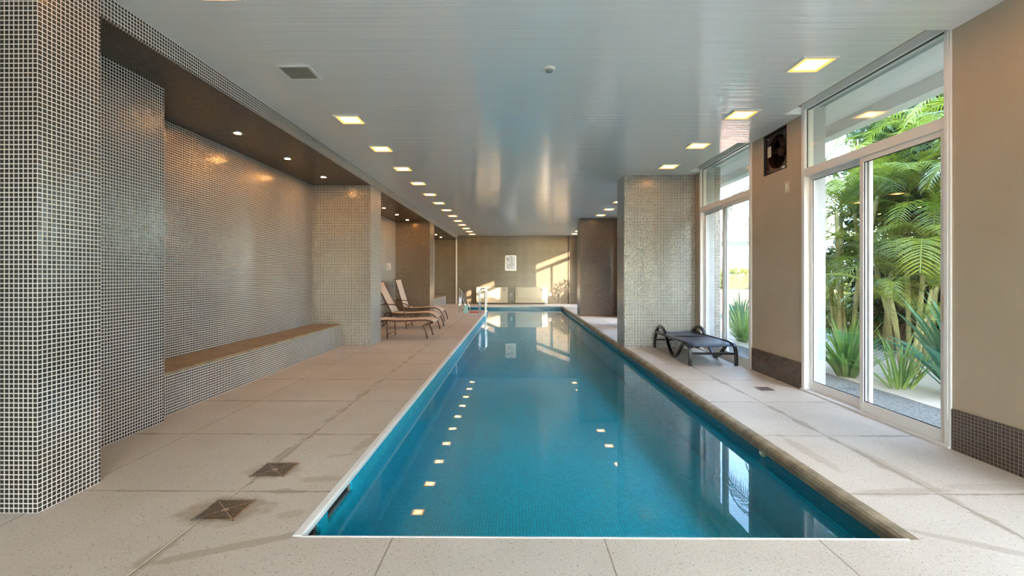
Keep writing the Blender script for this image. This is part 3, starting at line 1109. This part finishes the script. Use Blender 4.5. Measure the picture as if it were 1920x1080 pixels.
# ------------------------------------------------------------------ black lounger
def ribbon(path, w, t, name, mat, parent, wdir=(1, 0, 0), bevel=.004):
    """flat bar of width w (along wdir) and thickness t"""
    s = MB()
    path = [Vector(p) for p in path]
    wd = Vector(wdir).normalized()
    b = 0
    for i, p_ in enumerate(path):
        tn = (path[min(i + 1, len(path) - 1)] - path[max(i - 1, 0)]).normalized()
        nn = tn.cross(wd).normalized()
        for (a, c_) in ((-1, -1), (1, -1), (1, 1), (-1, 1)):
            s.v.append(tuple(p_ + wd * a * w / 2 + nn * c_ * t / 2))
    for i in range(len(path) - 1):
        for j in range(4):
            k = (j + 1) % 4
            s.f.append((i * 4 + j, i * 4 + k, i * 4 + 4 + k, i * 4 + 4 + j))
            s.mi.append(0)
    s.f += [(3, 2, 1, 0), tuple((len(path) - 1) * 4 + j for j in range(4))]
    s.mi += [0, 0]
    return s.build(name, mat, parent, bevel=bevel)

def smooth_path(pts, n=8):
    """Catmull-Rom through points"""
    P = [Vector(p) for p in pts]
    P = [P[0] * 2 - P[1]] + P + [P[-1] * 2 - P[-2]]
    out = []
    for i in range(1, len(P) - 2):
        for k in range(n):
            t = k / n
            a, b, c_, d = P[i - 1], P[i], P[i + 1], P[i + 2]
            out.append(.5 * ((2 * b) + (c_ - a) * t + (2 * a - 5 * b + 4 * c_ - d) * t * t + (3 * b - a - 3 * c_ + d) * t ** 3))
    out.append(P[-2])
    return out

bl = empty('sun_lounger', (2.705, 6.4, 0))
tag(bl, 'black sling sun lounger lying flat against the near right pillar', 'lounger')
for sx in (-.315, .315):
    path = smooth_path([(sx, 1.62, 0), (sx, 1.60, .17), (sx, 1.50, .33), (sx, 1.33, .40), (sx, 1.14, .36), (sx, .98, .22), (sx, .82, .08), (sx, .66, .022),
                        (sx, .50, .08), (sx, .36, .20), (sx, .24, .27), (sx, .10, .285)], 6)
    ribbon(path, .042, .038, 'curved_arm', 'black', bl)
    ribbon(smooth_path([(sx, 1.58, .285), (sx, 1.2, .285), (sx, .6, .295), (sx, .22, .30), (sx, .08, .285), (sx, .02, .22), (sx, 0.0, .12), (sx, 0, 0)], 6), .042, .04, 'side_rail', 'black', bl)
MB().box(-.3, .3, -.014, .014, .155, .187).build('front_bar', 'black', bl, bevel=.004)
MB().box(-.3, .3, 1.575, 1.605, .13, .16).build('rear_bar', 'black', bl, bevel=.004)
def sling(name, path, w, mat, parent, t=.006, loc=None):
    s = MB()
    m_ = 8
    n_ = len(path)
    for p_ in path:
        for j in range(m_ + 1):
            u = j / m_ * 2 - 1
            s.v.append((p_[0] + u * w / 2, p_[1], p_[2] - .012 * (1 - u * u)))
    for i in range(n_ - 1):
        for j in range(m_):
            q = i * (m_ + 1) + j
            s.f.append((q, q + 1, q + m_ + 2, q + m_ + 1))
            s.mi.append(0)
    o = s.build(name, mat, parent, smooth=True)
    md = o.modifiers.new('solid', 'SOLIDIFY')
    md.thickness = t
    return o
sling('seat_sling', smooth_path([(0, .04, .27), (0, .12, .30), (0, .3, .305), (0, .6, .30), (0, .88, .295)], 4), .60, 'sling_black', bl)
sling('back_sling', smooth_path([(0, .90, .295), (0, 1.2, .292), (0, 1.40, .295), (0, 1.58, .30)], 4), .60, 'sling_black', bl)
MB().box(-.3, .3, .88, .90, .275, .30).build('hinge_bar', 'black', bl, bevel=.003)

# ------------------------------------------------------------------ beige loungers
# local axes: +x to the foot end, y across, origin on the deck below the hinge
def beige_lounger(loc, label, ang, rz=0.0, headlen=.80, seatlen=1.06):
    e = empty('sun_lounger', loc, rz)
    tag(e, label, 'lounger', 'beige sling loungers on the left deck')
    H = .36
    W = .30
    ca, sa = math.cos(ang), math.sin(ang)
    seat = smooth_path([(0, 0, H), (.3, 0, H - .012), (.7, 0, H + .005), (.86, 0, H), (.97, 0, H - .04), (seatlen - .03, 0, H - .10)], 4)
    # slings run across y
    def sl(name, path, w):
        s = MB()
        m_ = 6
        for p_ in path:
            for j in range(m_ + 1):
                u = j / m_ * 2 - 1
                s.v.append((p_[0], u * w / 2, p_[2]))
        for i in range(len(path) - 1):
            for j in range(m_):
                q = i * (m_ + 1) + j
                s.f.append((q, q + m_ + 1, q + m_ + 2, q + 1))
                s.mi.append(0)
        o = s.build(name, 'sling_beige', e, smooth=True)
        md = o.modifiers.new('solid', 'SOLIDIFY')
        md.thickness = .02
        md.offset = 0
        return o
    sl('seat_sling', seat, 2 * W - .02)
    back = [(-headlen * t * ca, 0, H + headlen * t * sa) for t in (0.02, .25, .5, .75, 1)]
    sl('back_sling', back, 2 * W - .02)
    for sy in (-W, W):
        rail = [(p_[0], sy, p_[2]) for p_ in seat] + [(seatlen + .03, sy, .13), (seatlen + .06, sy, 0)]
        MB().tube(rail, .014, 8, up=(0, 1, 0)).build('side_rail', 'bronze', e, smooth=True)
        MB().tube([(-(headlen + .03) * t * ca, sy, H + (headlen + .03) * t * sa) for t in (0, .5, 1)], .014, 8, up=(0, 1, 0)).build('back_rail', 'bronze', e, smooth=True)
        # arm with front leg: level armrest, bending down to the deck
        arm = smooth_path([(-.36, sy * 1.06, .56), (-.1, sy * 1.06, .57), (.14, sy * 1.06, .55), (.26, sy * 1.06, .47), (.31, sy * 1.06, .3), (.34, sy * 1.06, 0)], 5) if ang > .2 else \
            [(.06, sy, H), (.07, sy, 0)]
        MB().tube(arm, .012, 8, up=(0, 1, 0)).build('arm' if ang > .2 else 'leg', 'bronze', e, smooth=True)
        MB().tube([(-.12, sy, H), (-.34, sy, .15), (-.40, sy, 0)], .012, 8, up=(0, 1, 0)).build('leg', 'bronze', e, smooth=True)
    MB().tube([(.34 if ang > .2 else .07, -W, .08), (.34 if ang > .2 else .07, W, .08)], .010, 8).build('stretcher', 'bronze', e, smooth=True)
    MB().tube([(-headlen * ca, -W, H + headlen * sa), (-headlen * ca, W, H + headlen * sa)], .012, 8).build('head_bar', 'bronze', e, smooth=True)
    if ang > .2:
        for sy in (-W - .02, W + .02):
            # small transport wheel
            ring = [(-.42 + .11 * math.cos(a), sy, .115 + .11 * math.sin(a)) for a in [2 * math.pi * k / 20 for k in range(21)]]
            wh = MB().tube(ring, .012, 6, up=(0, 1, 0)).build('wheel', 'rubber', e, smooth=True)
            sp2 = MB()
            for k in range(6):
                a = math.pi * k / 6
                sp2.tube([(-.42 - .1 * math.cos(a), sy, .115 - .1 * math.sin(a)), (-.42 + .1 * math.cos(a), sy, .115 + .1 * math.sin(a))], .004, 5, up=(0, 1, 0))
            sp2.build('spokes', 'bronze', wh)
    return e
beige_lounger((-2.61, 9.42, 0), 'beige sling lounger lying flat, nearest, just behind the bench-end pillar', .0, headlen=.72, seatlen=.80)
beige_lounger((-2.90, 11.1, 0), 'middle beige sling lounger with backrest raised', 1.08, headlen=.82)
beige_lounger((-3.08, 12.95, 0), 'farthest beige sling lounger, its backrest almost upright', 1.28, headlen=.80)

# ------------------------------------------------------------------ garden
tag(MB().box(XO, 60, -30, 60, -.30, -.06).build('ground', 'lawn'), 'garden soil outside the windows', 'ground', kind='structure')
tag(MB().box(XO, 4.0, -6, 24, -.10, -.02).build('gravel_strip', 'gravel'), 'grey gravel strip along the outside of the windows', 'gravel', kind='structure')
tag(MB().box(4.0, 6.1, -6, 24, -.10, -.015).build('garden_path', 'path'), 'bright sandy path beyond the gravel strip', 'path', kind='structure')
tag(MB().box(6.1, 6.25, 8.2, 24, -.10, .08).box(6.1, 10.8, 15.0, 15.3, -.1, .16).build('kerb', 'kerb'), 'grey stone kerb between path and planting', 'kerb', kind='structure')

def frond_mesh(name, L, droop, nleaf, leaflen, seed, wid=.022):
    r = random.Random(seed)
    s = MB()
    pts = []
    a = 0.0
    p_ = Vector((0, 0, 0))
    n_ = 14
    for i in range(n_ + 1):
        pts.append(p_.copy())
        t = i / n_
        ang = math.radians(72) - droop * t * t * 1.0 - droop * .35 * t
        p_ = p_ + Vector((math.cos(ang), 0, math.sin(ang))) * (L / n_)
    s.tube(pts, .008, 5)
    for i in range(nleaf):
        t = .14 + .86 * i / nleaf
        f_ = t * n_
        k = min(int(f_), n_ - 1)
        base = pts[k].lerp(pts[k + 1], f_ - k)
        tan = (pts[k + 1] - pts[k]).normalized()
        upv = Vector((0, 1, 0)).cross(tan) * -1
        upv = tan.cross(Vector((0, 1, 0))) * -1
        ln = leaflen * math.sin(math.pi * (.12 + .85 * t)) ** .6 * r.uniform(.85, 1.1)
        for sg in (-1, 1):
            d = (tan * .62 + Vector((0, sg, 0)) * .78 + Vector((0, 0, .28))).normalized()
            q0 = base
            wv = tan.cross(d).cross(d).normalized()
            wv = (tan - d * tan.dot(d)).normalized()
            prev = None
            for m_ in range(4):
                u = m_ / 3
                c_ = q0 + d * ln * u + Vector((0, 0, -1)) * ln * .42 * u * u
                ww = wid * (1 - u ** 2 * .95) * (.6 if m_ == 0 else 1)
                cur = (c_ - wv * ww / 2, c_ + wv * ww / 2)
                if prev:
                    s.face([prev[0], prev[1], cur[1], cur[0]])
                prev = cur
    me_o = s.build(name, 'palm_leaf', fix=False)
    me = me_o.data
    bpy.data.objects.remove(me_o)
    return me
FR = [frond_mesh('frond', 1.75, 1.5, 34, .46, 1), frond_mesh('frond', 1.5, 1.9, 30, .42, 2), frond_mesh('frond', 1.3, 1.2, 28, .38, 3)]

def palm(loc, stems, hmin, hmax, label, seed, fr=7, spread=.5, scale=1.0):
    r = random.Random(seed)
    e = empty('areca_palm', loc)
    tag(e, label, 'palm', 'palms in the garden outside the windows')
    for k in range(stems):
        a = 2 * math.pi * k / stems + r.uniform(-.3, .3)
        rad = spread * r.uniform(.2, 1) * .6
        b = Vector((rad * math.cos(a), rad * math.sin(a), -.05))
        hh = r.uniform(hmin, hmax)
        top = b + Vector((math.cos(a) * hh * .16, math.sin(a) * hh * .16, hh))
        mid_ = b.lerp(top, .5) - Vector((math.cos(a), math.sin(a), 0)) * hh * .03
        MB().tube([b, mid_, top], .032 * scale, 7).build('stem', 'palm_stem', e, smooth=True)
        for j in range(fr):
            o = bpy.data.objects.new('frond', FR[(j + k) % 3])
            COL.objects.link(o)
            o.parent = e
            o.location = top - Vector((0, 0, .04 * (j % 4)))
            sc = scale * r.uniform(.8, 1.1)
            o.scale = (sc, sc, sc)
            o.rotation_euler = (r.uniform(-.15, .15), r.uniform(-.1, .45) if j % 2 else r.uniform(.3, .9), 2 * math.pi * j / fr + r.uniform(-.3, .3) + k)
    return e
palm((5.0, 5.95, 0), 3, .75, 1.15, 'young fan of bright palm fronds close to the right pane of the near window', 11, 6, .25, .62)
palm((5.9, 7.0, 0), 6, 1.2, 2.4, 'clumped palm with pale stems filling the near window middle', 12, 7, .6)
palm((6.5, 8.6, 0), 5, 1.5, 2.9, 'palm clump behind the white mullion of the near window', 13, 7, .6)
palm((6.9, 6.6, 0), 6, 2.2, 3.8, 'tall dense palm clump behind the right half of the near window', 14, 8, .7)
palm((7.7, 8.4, 0), 6, 2.0, 3.8, 'tall palm clump at the back of the near window view', 15, 8, .7)
palm((5.75, 8.25, 0), 6, 1.3, 3.1, 'bright palm clump just beyond the far edge of the near window', 27, 7, .4)
palm((6.4, 4.9, 0), 6, 2.0, 3.6, 'palm clump standing beside the near window, cut by its right frame', 17, 8, .7)
palm((6.6, 3.0, 0), 6, 2.2, 3.6, 'palm clump beside the path just out of the near window view', 18, 8, .7)  # this and the next two are unseen, added to block low sun
palm((6.6, 1.2, 0), 6, 2.2, 3.6, 'palm clump beside the path level with the viewer', 19, 8, .7)
palm((6.6, -.8, 0), 6, 2.2, 3.6, 'palm clump beside the path behind the viewer', 20, 8, .7)

def dark_tree(loc, h, rx, ry, n, label, seed):
    r = random.Random(seed)
    e = tag(empty('evergreen_tree', loc), label, 'tree', 'evergreen trees behind the palms')
    MB().tube([(0, 0, -.06), (.05, .02, h * .35), (-.03, .04, h * .7)], .09, 9).build('trunk', 'bark', e, smooth=True)
    cl = [(Vector((r.uniform(-1, 1) * rx, r.uniform(-1, 1) * ry, r.uniform(.12, 1) * h)), r.uniform(.35, .6)) for _ in range(46)]
    s = MB()
    for k in range(n):
        c0, rad = cl[k % len(cl)]
        d = Vector((r.gauss(0, 1), r.gauss(0, 1), r.gauss(0, 1))).normalized() * rad * r.uniform(.6, 1)
        c_ = c0 + d
        u = Vector((r.gauss(0, 1), r.gauss(0, 1), r.gauss(0, 1))).normalized()
        v = u.cross(d).normalized() * .035
        u *= .09
        s.face([c_ - u, c_ + v, c_ + u, c_ - v])
    s.build('foliage', 'dark_leaf', e, fix=False)
    return e
dark_tree((7.2, 8.7, 0), 4.4, .6, .9, 14000, 'dark evergreen directly behind the middle palms of the near window', 51)
dark_tree((8.4, 7.6, 0), 5.0, .8, 1.0, 24000, 'dark evergreen behind the tall palms of the near window', 52)
dark_tree((8.2, 5.4, 0), 5.0, .8, 1.2, 10000, 'dark evergreen beside the house, mostly behind the right window frame', 53)
dark_tree((8.4, 2.4, 0), 6.6, .9, 1.6, 20000, 'evergreen beside the viewer, outside the picture', 54)  # unseen tree, added to keep sun off the near right pillar
dark_tree((8.4, -.6, 0), 6.6, .9, 1.6, 20000, 'evergreen behind the viewer, outside the picture', 55)  # unseen tree, added to stop low sun at the windows
dark_tree((4.85, 13.9, 0), 2.35, .3, 1.0, 16000, 'bushy evergreen outside the last but one window', 57)  # unseen shrub, added to keep low sun off the far pool
dark_tree((5.0, 16.9, 0), 1.55, .5, 1.1, 14000, 'bushy evergreen outside the last window', 56)

def strap_plant(name, loc, n, lmin, lmax, wid, mat, label, cat, seed, lean=1.0, group=None, bend=1.0):
    r = random.Random(seed)
    s = MB()
    for k in range(n):
        a = r.uniform(0, 2 * math.pi)
        L = r.uniform(lmin, lmax)
        tilt = r.uniform(.05, .75) * lean
        p_ = Vector((r.uniform(0, .12) * math.cos(a), r.uniform(0, .12) * math.sin(a), -.06))
        hd = Vector((math.cos(a), math.sin(a), 0))
        sd_ = Vector((-math.sin(a), math.cos(a), 0))
        prev = None
        N_ = 7
        for i in range(N_ + 1):
            t = i / N_
            ww = wid * (.55 + .9 * math.sin(math.pi * min(1, t * .8 + .12))) * (1 - t ** 4) * .7
            fold = Vector((0, 0, -ww * .25)) 
            cur = (p_ - sd_ * ww / 2, p_ - hd * ww * .2, p_ + sd_ * ww / 2)
            if prev:
                s.face([prev[0], prev[1], cur[1], cur[0]])
                s.face([prev[1], prev[2], cur[2], cur[1]])
            prev = cur
            ang = tilt + t * t * (.5 + tilt) * bend
            p_ = p_ + (hd * math.sin(ang) + Vector((0, 0, 1)) * math.cos(ang)) * L / N_
    o = s.build(name, mat, None, fix=False, loc=loc)
    return tag(o, label, cat, group)
strap_plant('strap_leaf_plant', (4.15, 5.85, 0), 95, .6, .95, .035, 'strap_leaf', 'bright green strap-leaved clump outside the left pane of the near window', 'plant', 31)
strap_plant('strap_leaf_plant', (4.28, 5.22, 0), 34, .5, .85, .032, 'strap_leaf', 'thin arching strap-leaved tuft just right of the near window mullion', 'plant', 32, 1.2)
strap_plant('flax_plant', (4.6, 4.78, 0), 52, .9, 1.3, .085, 'flax_leaf', 'large broad-leaved flax plant outside the right pane of the near window', 'plant', 33, 1.15, bend=.7)
strap_plant('strap_leaf_plant', (4.1, 6.7, 0), 60, .45, .7, .03, 'strap_leaf', 'strap-leaved clump between the two windows outside', 'plant', 34)
strap_plant('strap_leaf_plant', (4.1, 7.75, 0), 90, .4, .62, .028, 'strap_leaf', 'dense low strap-leaved clump at the foot of the second window', 'plant', 35)
strap_plant('strap_leaf_plant', (4.35, 8.9, 0), 90, .6, .95, .03, 'strap_leaf', 'taller strap-leaved clump farther out through the second window', 'plant', 36)
strap_plant('flax_plant', (4.9, 10.2, 0), 60, .7, 1.1, .05, 'flax_leaf', 'darker flax clump at the back of the second window view', 'plant', 37)

def hedge(x0, x1, y0, y1, h, n, label, seed, mat='hedge_leaf', lw=.07):
    r = random.Random(seed)
    e = empty('hedge', ((x0 + x1) / 2, (y0 + y1) / 2, 0))
    tag(e, label, 'hedge')
    W, D = (x1 - x0) / 2, (y1 - y0) / 2
    s = MB()
    for k in range(n):
        x = r.uniform(-W, W)
        y = r.uniform(-D, D)
        z = r.uniform(0, h)
        q = r.random()
        if q < .4:
            z = h + r.gauss(0, .05)
        elif q < .8:
            x = -W + r.gauss(0, .05)
        c_ = Vector((x, y, z))
        u = Vector((r.gauss(0, 1), r.gauss(0, 1), r.gauss(0, 1))).normalized()
        v = u.cross(Vector((r.gauss(0, 1), r.gauss(0, 1), r.gauss(0, 1)))).normalized()
        u *= lw * r.uniform(.6, 1.1)
        v *= lw * .45
        s.face([c_ - u, c_ + v, c_ + u, c_ - v])
    s.build('foliage', mat, e, fix=False)
    MB().box(-W + .12, W - .12, -D + .1, D - .1, -.06, h - .12).build('branches', 'lawn', e)
    return e
hedge(8.6, 9.6, 7.0, 14.8, 1.05, 9000, 'long low yellow-green hedge behind the palms', 41)
hedge(7.3, 8.6, 16.6, 21.0, 1.40, 6000, 'clipped yellow-green hedge seen through the second window', 42)
hedge(6.9, 8.0, 9.0, 12.8, .75, 4000, 'low yellow undergrowth at the foot of the palms', 43)

e = tag(empty('planter', (7.1, 14.7, 0)), 'low pink rendered planter before the clipped hedge', 'planter')
MB().box(-.8, .8, -.3, .3, -.06, .72).build('planter_wall', 'pink', e)
MB().box(-.84, .84, -.34, .34, .72, .80).build('coping_stone', 'house', e)

# garden wall, added sun-blocking house, pavilion, hills
tag(MB().box(12.0, 12.25, 3, 30, -.06, 2.3).build('garden_wall', 'house'), 'white garden wall glimpsed behind the palms', 'wall', kind='structure')
e = tag(empty('neighbour_house', (17, -8, 0)), 'neighbouring white house beyond the garden, out of view', 'house')  # unseen block, added to keep low sun from the near windows
MB().box(-3.5, 3.5, -28, 5.2, -.06, 9.4).build('house_wall', 'house', e)
MB().box(-3.8, 3.8, -28.3, 5.4, 9.4, 9.7).build('roof', 'roofing', e)
e = tag(empty('pavilion', (11.2, 22.5, 0)), 'open garden pavilion with beige hipped roof seen through the second window', 'pavilion')
for sx in (-1.7, 1.7):
    for sy in (-1.4, 1.4):
        MB().box(sx - .06, sx + .06, sy - .06, sy + .06, -.06, 2.85).build('post', 'house', e)
s = MB()
b_ = [(-2.1, -1.8, 2.85), (2.1, -1.8, 2.85), (2.1, 1.8, 2.85), (-2.1, 1.8, 2.85)]
t_ = [(-.5, 0, 3.75), (.5, 0, 3.75)]
s.face([b_[0], b_[1], t_[1], t_[0]])
s.face([b_[1], b_[2], t_[1]])
s.face([b_[2], b_[3], t_[0], t_[1]])
s.face([b_[3], b_[0], t_[0]])
s.face([b_[3], b_[2], b_[1], b_[0]])
s.build('hipped_roof', 'roofing', e)
MB().box(-2.12, 2.12, -1.82, 1.82, 2.78, 2.85).build('eave_board', 'house', e)
s = MB()
r = random.Random(9)
xs = [20 + i * 12 for i in range(22)]
hz = [5 + 4 * math.sin(i * .7) + r.uniform(0, 2) for i in range(22)]
for i in range(21):
    s.face([(xs[i], 190, -3), (xs[i + 1], 190, -3), (xs[i + 1], 215, hz[i + 1] + 4), (xs[i], 215, hz[i] + 4)])
    s.face([(xs[i], 240, -3), (xs[i + 1], 240, -3), (xs[i + 1], 215, hz[i + 1] + 4), (xs[i], 215, hz[i] + 4)])
tag(s.build('hill', 'hill', fix=False), 'low hazy blue hill on the horizon', 'hill', kind='structure')
tag(MB().box(60, 300, -100, 300, -3.2, -3.0).build('far_ground', 'lawn'), 'distant low ground beyond the garden', 'ground', kind='structure')
tag(MB().box(-30, XO, -40, YN - .21, -.30, -.03).build('terrace', 'path'), 'sandy terrace outside behind the viewer', 'terrace', kind='structure')
